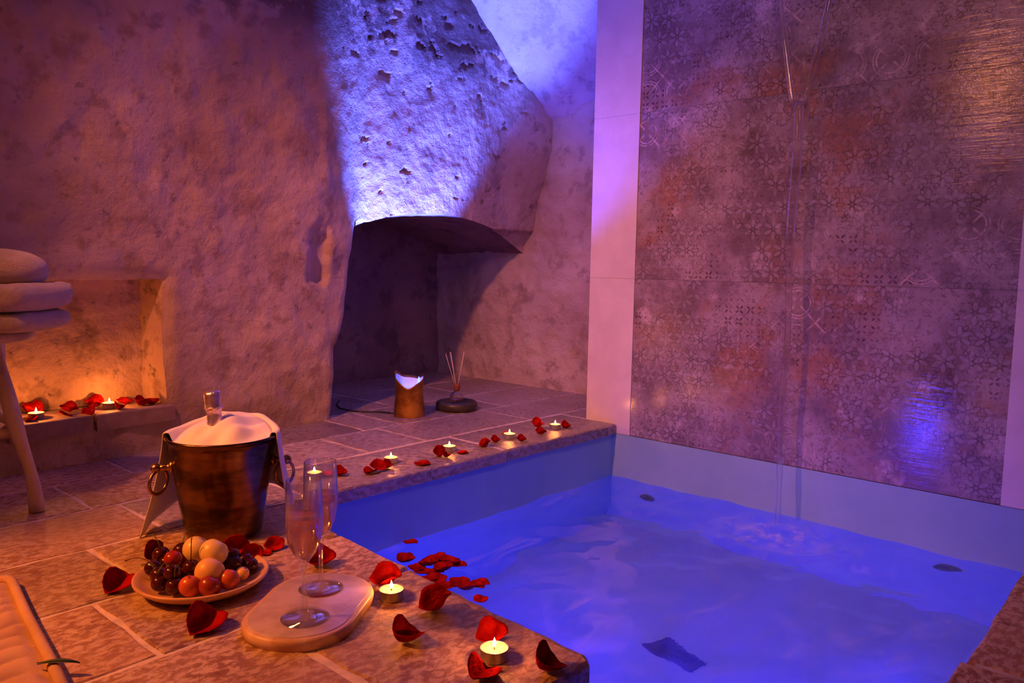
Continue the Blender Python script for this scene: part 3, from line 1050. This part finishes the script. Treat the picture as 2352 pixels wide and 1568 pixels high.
for px, lab in (((-1.3641,1.2966,-0.2000), 'floating petal at the deck edge, left end of the smaller cluster'), ((-1.3594,1.3309,-0.2000), 'reddish petal on the left top of the smaller floating cluster'),
                ((-1.3208,1.3172,-0.2000), 'darkest petal at the bottom of the smaller floating cluster'), ((-1.3271,1.3478,-0.2000), 'floating petal in the middle of the smaller cluster')):
    petal(px, rp.uniform(.048, .056), rp.uniform(20, 110), rp.choice((4, 0)), lab, 'petals of the smaller floating cluster', (rp.uniform(-8, 8), rp.uniform(-8, 8)), -.2015 + rp.uniform(0, .006))
petal((-1.3268,1.3706,-0.2000), .048, 50, 4, 'reddish petal pointing away from the smaller floating cluster', None, (4, 0), -.2)
petal((-1.2595,1.3034,-0.2000), .044, 110, 4, 'dark floating petal nearest the deck corner', None, (0, 0), -.2)
NP = 'rose petals on the niche sill'
for x, y, s, v, lab in ((-2.55, .75, .06, 3, 'large petal leaning on the niche back behind the left candle'), (-2.47, .685, .04, 1, 'petal on the niche sill left of the left candle'),
                        (-2.46, .805, .044, 4, 'petal just right of the left niche candle'), (-2.52, .835, .05, 1, 'petal at the back of the niche between its candles'),
                        (-2.445, .862, .042, 4, 'dark petal on the front edge over the sill joint'), (-2.495, .885, .046, 2, 'petal in the middle of the niche sill'),
                        (-2.555, .925, .055, 3, 'petal behind the right niche candle'), (-2.462, .955, .040, 1, 'bright petal in front of the right niche candle'),
                        (-2.55, 1.005, .045, 0, 'petal at the niche back right of the right candle'), (-2.48, 1.03, .055, 1, 'glossy red petal at the right end of the niche sill'),
                        (-2.485, 1.065, .045, 0, 'petal touching the right side of the niche'), (-2.445, .715, .036, 4, 'dark petal on the sill edge beside the stool leg')):
    petal((x, y), s, rp.uniform(0, 180), v, lab, NP, (rp.uniform(5, 28), rp.uniform(-12, 12)), .1405)

# ------------------------------------------------------------------ ice bucket, napkin, bottle
BX, BY = (-1.5973,0.8349,0.0000)[:2]
rz = math.atan2(.67042, .74176)           # local x: to the right as the guest sees it; local y: away
bk = thing('ice_bucket', 'tall dark bronze champagne bucket with ring handles', 'bucket', (BX, BY, .0006), rz)
HB = .218
rB = lambda z: .079 + (.1125 - .079) * (z / HB) ** .95
prof = [(0, 0), (.070, 0), (.077, .003), (rB(.008), .008)] + [(rB(z), z) for z in [HB * q / 14 for q in range(1, 14)]]
prof += [(.1125, HB - .004), (.1160, HB - .003), (.1175, HB), (.1160, HB + .003), (.1125, HB + .003), (.1095, HB)]
prof += [(rB(z) - .0035, z) for z in [HB * q / 8 for q in range(7, 0, -1)]] + [(.072, .008), (0, .008)]
obj('body', *lathe(prof, 64), M_BRONZE, bk)
def handle(phi, name):
    c, s = math.cos(R(phi)), math.sin(R(phi))
    z = .158
    r0 = rB(z) - .001
    ax = lambda r, zz: (r * c, r * s, zz)
    stem = tube([ax(r0, z), ax(r0 + .004, z), ax(r0 + .006, z), ax(r0 + .012, z), ax(r0 + .016, z), ax(r0 + .026, z)], [.014, .014, .009, .006, .008, .006], 14)
    ball = moved(lathe([(0, -.011), (.006, -.009), (.0105, -.003), (.0105, .003), (.006, .009), (0, .011)], 18), ax(r0 + .032, z))
    kn = obj('handle_knob', *join(stem, ball), M_BRASS, bk)
    k = 36
    rr = .026
    tx, ty = -s, c
    ring = []
    for q in range(k):
        a = 2 * PI * q / k
        u, v = rr * math.sin(a), -rr + rr * math.cos(a)
        rad_ = r0 + .026 + u * .72 - v * .05
        ring.append((c * rad_ + tx * u * .69, s * rad_ + ty * u * .69, z - .004 + v))
    obj('ring', *tube(ring, .0036, 10, True), M_BRASS, kn)
handle(208, 'left')
handle(14, 'right')
# napkin: over the rear half of the rim, ends hanging down on both sides
def nap(i, j):
    t = i / 90
    phi = R(-3 + 199 * t)
    c, s = math.cos(phi), math.sin(phi)
    wv = math.sin(phi * 7 + .6) * .5 + math.sin(phi * 13) * .3
    lf = sm(120, 185, math.degrees(phi))
    bk_ = sm(20, 80, math.degrees(phi)) * (1 - sm(110, 165, math.degrees(phi)))
    topz = HB + .006 + .020 * bk_ + .004 * wv * bk_
    endz = .060 + .015 * math.sin(phi) - .056 * lf
    v = j / 30
    if v < .30:
        q = v / .30
        r = .045 + (.106 - .045) * q ** .7
        z = .135 + (topz - .135) * q ** 1.3
        r += .007 * wv * (1 - q)
    elif v < .42:
        q = (v - .30) / .12
        a = PI * q
        r = .1135 - .0075 * math.cos(a)
        z = topz + .004 * math.sin(a)
    else:
        q = (v - .42) / .58
        z = topz + (endz - topz) * q
        flare = .052 * lf + .026 * (1 - lf)
        r = .121 + flare * q ** 1.4 + .006 * wv * q ** .7
        if lf < 1:
            r = max(r, .121)
    return (r * c, r * s, z)
def dome(i, j):
    a, q = 2 * PI * i / 64, j / 16
    x, y = .1035 * q * math.cos(a), .1035 * q * math.sin(a)
    z = .196 + .052 * math.exp(-(x / .085) ** 2) * sm(-.095, .0, y) + .026 * sm(-.02, .10, y) * (1 - math.exp(-(x / .085) ** 2))
    z += (.005 * math.sin(x * 70 + y * 25) + .003 * math.sin(x * 130 - y * 60 + 1)) * sm(1.0, .6, q)
    return (x, y, z)
npk = obj('napkin', *join(grid(91, 31, nap), grid(64, 17, dome, True)), M_LINEN, None, loc=(BX, BY, .0008))
npk.rotation_euler = (0, 0, rz)
so = npk.modifiers.new('thickness', 'SOLIDIFY')
so.thickness = .0014
tag(npk, 'white linen napkin draped over the ice bucket rim', 'napkin')
bt = thing('champagne_bottle', 'champagne bottle with foil-wrapped neck standing in the bucket', 'bottle', (BX - .008, BY + .006, .0105), 0)
bt.rotation_euler = (R(2), R(-5), 0)
obj('bottle_glass', *lathe([(0, 0), (.036, 0), (.039, .003), (.039, .14), (.037, .165), (.028, .195), (.018, .222), (.0145, .24), (.0135, .26), (0, .26)], 32), M_BOTTLE, bt)
obj('foil', *lathe([(.0305, .190), (.0225, .210), (.0190, .222), (.0165, .238), (.0155, .250), (.0160, .258), (.0185, .262), (.0190, .266), (.0180, .270), (.0175, .276), (.0182, .290), (.0182, .296), (.0165, .301), (.010, .3025), (0, .303)], 28), M_FOIL, bt)
wire = [(.0188 * math.cos(a), .0188 * math.sin(a), .266 + .0012 * math.sin(a * 6)) for a in [2 * PI * q / 40 for q in range(40)]]
obj('wire_collar', *tube(wire, .0014, 6, True), M_FOIL, bt)

# ------------------------------------------------------------------ fruit plate
PX0, PY0 = (-1.3557,0.6642,0.0000)[:2]
pl = thing('fruit_plate', 'round shallow wooden plate heaped with fruit', 'plate', (PX0, PY0, .0006), rz)
obj('plate_body', *lathe([(0, 0), (.075, 0), (.085, .002), (.102, .009), (.113, .017), (.1175, .022), (.1175, .0255), (.114, .0262), (.104, .019), (.088, .012), (.07, .009), (0, .009)], 64), M_PLATE, pl)
def fruit_mat(name, a, b, rough, spec=.5):
    n = NT(name, rough, 0, spec)
    n.col(n.mix(n.ss(.3, .7, n.noise(28, 4, .6)), a, b))
    n.set('Subsurface Weight', .1)
    n.set('Subsurface Radius', (.01, .004, .002))
    return n.m
MF = {'dark': fruit_mat('dark_cherry_skin', (.035, .004, .008), (.085, .008, .012), .16),
      'red': fruit_mat('red_cherry_skin', (.34, .02, .015), (.5, .04, .02), .18),
      'plum': fruit_mat('red_plum_skin', (.50, .06, .02), (.68, .14, .04), .26),
      'wine': fruit_mat('wine_plum_skin', (.26, .02, .02), (.36, .04, .03), .26),
      'gold': fruit_mat('yellow_plum_skin', (.78, .52, .16), (.85, .64, .26), .34),
      'apri': fruit_mat('apricot_skin', (.80, .42, .12), (.86, .52, .2), .4)}
def fruit_mesh(r, dimple=.25, n=20, k=14):
    prof = []
    for q in range(k + 1):
        a = -PI / 2 + PI * q / k
        rr, z = r * math.cos(a), r * .95 * math.sin(a)
        if a > .9:
            z -= r * dimple * ((a - .9) / (PI / 2 - .9)) ** 2
        prof.append((max(0, rr) if q not in (0, k) else 0, z))
    return lathe(prof, n)
M_STEM = plain('cherry_stem', (.12, .14, .05), .6)
M_STEMR = plain('dry_stem', (.14, .05, .03), .6)
def cherry(p, r, kind, label, stem=None, group=None):
    t = thing('cherry', label, 'cherry', p, rnd.uniform(0, 6), group)
    obj('cherry_flesh', *fruit_mesh(r), MF[kind], t)
    if stem:
        t.rotation_euler = (0, 0, 0)
        pts = [(0, 0, r * .7)]
        a = Vector((stem[0], stem[1], stem[2]))
        for q in range(1, 8):
            u = q / 7
            pts.append(tuple(Vector((0, 0, r * .7)) + a * u + Vector((0, 0, .012)) * math.sin(u * PI)))
        obj('stem', *tube(pts, [.0009] * 7 + [.0016], 6), M_STEM if rnd.random() < .6 else M_STEMR, t)
def plum(p, r, kind, name, label):
    t = thing(name, label, name.split('_')[-1], p, rnd.uniform(0, 6))
    t.rotation_euler = (R(rnd.uniform(-50, -20)), R(rnd.uniform(-30, 30)), 0)
    obj('flesh', *fruit_mesh(r, .18, 26, 16), MF[kind], t)
    obj('stem_scar', *moved(lathe([(.0022, 0), (.0016, .0016), (0, .0018)], 8), (0, 0, r * .79)), M_STEMR, t)
plum((-1.4101,0.6813,0.0500), .0262, 'gold', 'yellow_plum', 'left one of the two pale yellow plums at the back')
plum((-1.3349,0.6768,0.0660), .0255, 'gold', 'yellow_plum', 'right one of the two pale yellow plums at the back')
plum((-1.2984,0.6503,0.0460), .0265, 'apri', 'yellow_plum', 'peach-coloured plum in front of the yellow pair, stem end facing out')
plum((-1.2983,0.6141,0.0320), .0195, 'plum', 'red_plum', 'left of the two bright orange-red plums in the front row')
plum((-1.2743,0.6377,0.0320), .0195, 'wine', 'red_plum', 'wine-red plum at the middle of the front row')
plum((-1.2733,0.6722,0.0340), .0190, 'plum', 'red_plum', 'right bright orange-red plum of the front row')
plum((-1.2948,0.7109,0.0280), .0125, 'apri', 'small_plum', 'smallest orange plum near the right rim of the plate')
CH = [((-1.4433,0.6281,0.0460), 'dark', 'dark cherry at the back left, behind the bright red cherry', (-.03, -.01, .02)),
      ((-1.4155,0.6011,0.0360), 'dark', 'blackish cherry at the far left rim of the plate', None),
      ((-1.4362,0.6639,0.0460), 'dark', 'black cherry just left of the yellow plums', (-.03, .04, .015)),
      ((-1.3813,0.6221,0.0560), 'red', 'bright red cherry on top of the left heap', None),
      ((-1.3380,0.6013,0.0480), 'dark', 'dark red cherry in the middle of the left heap', (.01, -.03, .0)),
      ((-1.3527,0.5858,0.0300), 'dark', 'dark cherry at the front left of the plate', (-.05, -.01, .01)),
      ((-1.3221,0.5974,0.0300), 'dark', 'dark cherry left of the bright orange-red front plum', (.02, -.005, .03)),
      ((-1.3476,0.6398,0.0440), 'dark', 'black cherry between the heap and the peach-coloured plum', (.005, .0, .045)),
      ((-1.3494,0.7184,0.0460), 'dark', 'black cherry right behind the yellow plums', None),
      ((-1.3222,0.7088,0.0400), 'dark', 'brownish dark cherry in the right heap', None),
      ((-1.3360,0.7383,0.0340), 'dark', 'dark cherry at the back right rim', None),
      ((-1.3194,0.7396,0.0280), 'dark', 'dark cherry nearest the right rim of the plate', None),
      ((-1.3640,0.5895,0.0400), 'dark', 'dark cherry leaning on the far left one', (-.07, -.03, .004)),
      ((-1.3419,0.6977,0.0360), 'dark', 'dark cherry tucked under the right yellow plum', None),
      ((-1.3463,0.6276,0.0300), 'dark', 'dark cherry half hidden behind the front plums', None),
      ((-1.4254,0.6312,0.0340), 'dark', 'dark cherry under the bright red cherry', None),
      ((-1.4197,0.6584,0.0340), 'dark', 'dark cherry below the black one by the yellow plums', None),
      ((-1.4002,0.6913,0.0260), 'dark', 'dark cherry hidden under the yellow plums', None)]
for p, kd, lab, stm in CH:
    cherry(p, .0158, kd, lab, stm)
petal((-1.5019,0.6327,0.0300), .055, 120, 0, 'dark petal lying over the back left rim of the fruit plate', None, (55, 0), .020)
petal((-1.4088,0.7584,0.0300), .060, 60, 2, 'red petal standing at the back rim of the fruit plate', None, (60, 0), .018)
petal((-1.3696,0.7709,0.0300), .044, 70, 0, 'orange-red petal at the back right rim of the fruit plate', None, (60, 0), .018)

# ------------------------------------------------------------------ serving board and flutes
bd = thing('serving_board', 'rounded wooden serving board with pinkish top', 'board', (-1.115, .737, .0006), R(125))
bo = rrect(.136, .092, .088, 12)
obj('board_body', *prism(bo, 0, .018, .005), M_BOARD, bd)
obj('board_top', *prism(rrect(.127, .083, .080, 12), .016, .0192, .001), M_MARBLE, bd)
def flute(loc, rzz, label, fill):
    t = thing('champagne_flute', label, 'glass', loc, rzz)
    outer = [(0, 0), (.0385, 0), (.0392, .0008), (.0385, .0018), (.025, .0034), (.010, .0065), (.0055, .012), (.0042, .022), (.0038, .055), (.0040, .082), (.0055, .092), (.011, .100), (.019, .111), (.0255, .126), (.0287, .143), (.0298, .160), (.0297, .185), (.0288, .212), (.0280, .2290), (.02785, .2310), (.0277, .2314)]
    th = .0011
    inner = [(.0273, .2315), (.0269, .2310), (.0269, .2290), (.0277, .212), (.0286, .185), (.0287, .160), (.0276, .143), (.0245, .1275), (.018, .1130), (.010, .1025), (.004, .0985), (0, .0978)]
    obj('glass', *lathe(outer + inner, 48), M_GLASS, t)
    ip = list(reversed(inner))
    prof = []
    for (r, z) in ip:
        if z < fill:
            prof.append((r + .0002 if r else 0, z - .0002))
    rf = .0287
    prof += [(rf, fill), (rf - .0006, fill - .0006), (0, fill - .0006)]
    obj('wine', *lathe(prof, 48), M_WINE, t)
    return t
flute((-1.072, .697, .0202), 0, 'champagne flute of rose wine nearer the camera, left on the board', .172)
flute((-1.151, .782, .0202), 0, 'champagne flute of rose wine standing farther back on the board', .173)

# ------------------------------------------------------------------ uplight vase and diffuser
UX, UY = -2.34, 2.002
ul = thing('uplight', 'copper vase-shaped floor lamp shining blue light up the wall', 'lamp', (UX, UY, .0006), rz)
def ul_top(a):
    x = math.cos(a)
    s = .150 + .014 * x ** 2 + .012 * max(0, -x) + .003 * math.sin(5 * a)
    if math.sin(a) < 0:
        s -= .030 * -math.sin(a)
    return s
M_LINER = plain('added_liner', (.7, .7, .72), .4)  # pale lining added so the inside of the vase catches the blue light
def ulf(i, j):
    a = 2 * PI * i / 56
    t = j / 24
    if j <= 18:
        q = j / 18
        z = ul_top(a) * q
        r = .0605 - .008 * sm(0, .75, q) + .004 * sm(.7, 1, q)
    else:
        q = (j - 18) / 6
        z = ul_top(a) - (ul_top(a) - .10) * q
        r = .0535 - .004 * q
    r += .0016 * fbm(math.cos(a) * 2, math.sin(a) * 2, z * 20, 3, 1)
    return (r * math.cos(a), r * math.sin(a), z)
obj('lamp_body', *grid(56, 20, ulf, True), M_COPPER, ul)
obj('added_liner', *grid(56, 6, lambda i, j: ulf(i, j + 19), True), M_LINER, ul)
obj('lamp_floor', *lathe([(0, .101), (.030, .101), (.052, .1005)], 28), M_UPGLOW, ul)
obj('lamp_crystal', *moved(lathe([(0, 0), (.008, .0), (.0105, .012), (.007, .032), (.002, .052), (0, .055)], 12), (.036, .01, .101)), M_UPGLOW, ul)
obj('cable', *tube([(-.058, .02, .006), (-.09, .04, .004), (-.14, .055, .004), (-.19, .05, .004), (-.25, .07, .004), (-.30, .12, .004), (-.33, .2, .004), (-.34, .3, .004)], .0032, 8), M_CABLE, ul)

DX, DY = -2.316, 2.237
tr = thing('diffuser_tray', 'round dark wooden disc under the reed diffuser', 'tray', (DX, DY, .0006), rz)
obj('disc', *lathe([(0, 0), (.074, 0), (.082, .003), (.0865, .012), (.0865, .024), (.082, .033), (.076, .036), (.070, .034), (.064, .031), (0, .031)], 48), M_DARKWOOD, tr)
df_ = thing('reed_diffuser', 'round glass reed diffuser with wooden stopper and thin reeds', 'diffuser', (DX, DY, .0320), rz)
obj('glass_bulb', *lathe([(0, 0), (.020, 0), (.027, .006), (.030, .017), (.027, .029), (.019, .038), (.012, .043), (.011, .052), (.0095, .052), (.0105, .043), (.0175, .037), (.025, .029), (.028, .017), (.025, .007), (.018, .003), (0, .003)], 36), M_GLASS, df_)
obj('oil', *lathe([(0, .0034), (.018, .0034), (.0248, .0075), (.0274, .016), (0, .016)], 30), glass('diffuser_oil', (.8, .35, .4), 1.38), df_)
obj('stopper', *lathe([(.005, .044), (.0095, .046), (.013, .050), (.0135, .068), (.012, .076), (.006, .076), (.005, .044)], 24), M_NECKWOOD, df_)
for k_, (tx, ty, tz) in enumerate(((-.048, .004, .198), (-.031, .010, .206), (-.027, .006, .204), (.026, .016, .206), (.029, -.008, .205))):
    obj('reed', *tube([(-tx * .25, -ty * .25, .006), (tx, ty, tz)], .0013, 6), M_REED, df_)

# ------------------------------------------------------------------ stool with towels
stl = thing('stool', 'rustic stool of peeled branches beside the wall niche', 'stool', (-2.20, .49, 0))
def leg(ang):
    c, s = math.cos(R(ang)), math.sin(R(ang))
    tx, ty = -s, c
    pts, rad = [], []
    for q in range(15):
        t = q / 14
        r = .197 - .092 * t + .010 * math.sin(t * 5)
        b = .010 * math.sin(t * 7 + ang) * t * (1 - t) * 3
        pts.append((r * c + tx * b, r * s + ty * b, .001 + .409 * t))
        rad.append(.0145 + .0022 * math.sin(t * 11 + ang) + .0015 * t)
    return tube(pts, rad, 14)
for a in (33, 153, 273):
    obj('leg', *leg(a), M_WOOD, stl)
for a, b, z in ((33, 273, .185), (273, 153, .21), (153, 33, .235)):
    f = lambda q, zz: Vector(((.197 - .092 * zz / .41) * math.cos(R(q)), (.197 - .092 * zz / .41) * math.sin(R(q)), zz))
    p, q = f(a, z), f(b, z - .03)
    obj('stretcher', *tube([p.lerp(q, k_ / 8) + Vector((0, 0, .006 * math.sin(k_))) for k_ in range(9)], [.0115 + .001 * math.sin(k_ * 2) for k_ in range(9)], 12), M_WOOD, stl)
obj('seat', *lathe([(0, .398), (.15, .398), (.160, .403), (.163, .412), (.158, .421), (.15, .424), (0, .424)], 40), M_WOOD, stl)
# folded towels: two stacked folds and a rolled towel on top
def towel_fold(L, W, z0, h, bulge, seed):
    """soft folded towel, rounded fold all round the short end"""
    def f(i, j):
        u = i / 40
        a = 2 * PI * j / 24
        x = (u - .5) * L
        e = max(0, 1 - abs(2 * u - 1) ** 14) ** .5
        hw, hh = W / 2 * (.8 + .2 * e), h / 2 * (.3 + .7 * e)
        ca, sa = math.cos(a), math.sin(a)
        y = hw * math.copysign(abs(ca) ** .4, ca)
        z = hh * math.copysign(abs(sa) ** .7, sa)
        y += .006 * fbm(x, seed, a, 3, 9)
        z += .006 * fbm(x * 8, y * 8, seed, 3, 1)
        z += bulge * (x / (L / 2)) ** 4 * (1 if sa > -.3 else .5)
        return (x, y, z0 + h / 2 + z)
    V, Fc = grid(41, 24, f)
    Fc = []
    for j in range(24):
        for i in range(40):
            j2 = (j + 1) % 24
            Fc.append((j * 41 + i, j * 41 + i + 1, j2 * 41 + i + 1, j2 * 41 + i))
    Fc.append(tuple(j * 41 for j in range(24)))
    Fc.append(tuple(j * 41 + 40 for j in reversed(range(24))))
    return V, Fc
TA = rz
t1 = obj('folded_towel', *towel_fold(.42, .24, 0, .050, .0, 3), M_TOWEL, loc=(-2.20, .50, .4245))
t1.rotation_euler = (0, 0, TA)
tag(t1, 'beige terry towel folded flat on the stool seat, lowest of the stack', 'towel', 'towels on the stool')
t2 = obj('folded_towel', *towel_fold(.43, .25, 0, .066, .014, 8), M_TOWEL, loc=(-2.20, .50, .467))
t2.rotation_euler = (0, 0, TA)
tag(t2, 'beige terry towel with a thick rolled edge, second in the stack', 'towel', 'towels on the stool')
def roll(i, j):
    u = i / 40
    a = 2 * PI * j / 36
    x = (u - .5) * .40
    e = max(0, 1 - abs(2 * u - 1) ** 3.2) ** .5
    r = .050 * (.25 + .75 * e)
    k = 1 - .16 * max(0, math.cos(a - 1.15 - .5 * u)) ** 90 - .12 * max(0, math.cos(a - 2.5 + .3 * u)) ** 90
    return (x, r * 1.75 * k * math.cos(a), .0475 + r * 1.1 * k * math.sin(a) + .002 * fbm(x, a, 1, 3, 5))
V, Fc = grid(41, 36, roll)
Fc = []
for j in range(36):
    for i in range(40):
        j2 = (j + 1) % 36
        Fc.append((j * 41 + i, j * 41 + i + 1, j2 * 41 + i + 1, j2 * 41 + i))
Fc.append(tuple(j * 41 for j in range(36)))
Fc.append(tuple(j * 41 + 40 for j in reversed(range(36))))
t3 = obj('rolled_towel', V, Fc, M_TOWEL, loc=(-2.205, .50, .518))
t3.rotation_euler = (0, 0, TA)
tag(t3, 'plump rolled beige towel on top of the stack', 'towel', 'towels on the stool')

# ------------------------------------------------------------------ mat and leaf
mt = thing('floor_mat', 'quilted beige mat with a corded border lying on the near deck', 'mat', (-1.62, .43, .0006), R(-8))
def mat(i, j):
    x, y = .62 * i / 160, -.45 * j / 90
    e = min(1, i / 6, (160 - i) / 6, j / 6, (90 - j) / 6)
    wv = abs(math.sin((x + .016 * math.sin(y * 34 + x * 9) + .02 * fbm(x, y, 1, 2, 9)) * 66)) ** .4
    return (x, y, .003 + .013 * e * (.2 + .8 * wv))
gv, gf = grid(161, 91, mat)
obj('mat_body', gv, gf, M_MAT, mt)
obj('border_cord', *tube([(.008, -.44, .010), (.006, -.2, .010), (.006, -.03, .010), (.014, -.010, .011), (.03, -.004, .011), (.2, -.006, .011), (.4, -.004, .011), (.61, -.006, .010)], .0085, 10), M_MAT, mt)
lf = thing('leaf', 'narrow dark green leaf lying across the mat border', 'leaf', (-1.1991,0.3719,0.0200), R(48))
def leaf(i, j):
    u, v = i / 14, j / 4 - .5
    wd = .011 * math.sin(PI * min(1, u * .96 + .03)) ** .7
    return ((u - .5) * .058, v * wd, .004 * math.sin(u * PI) + .003 * abs(v) - .002)
obj('blade', *grid(15, 5, leaf), M_LEAF, lf).modifiers.new('thickness', 'SOLIDIFY').thickness = .0007
obj('midrib', *tube([(-.030, 0, .0005), (0, 0, .0035), (.026, 0, .0008)], .0007, 6), M_LEAF, lf)
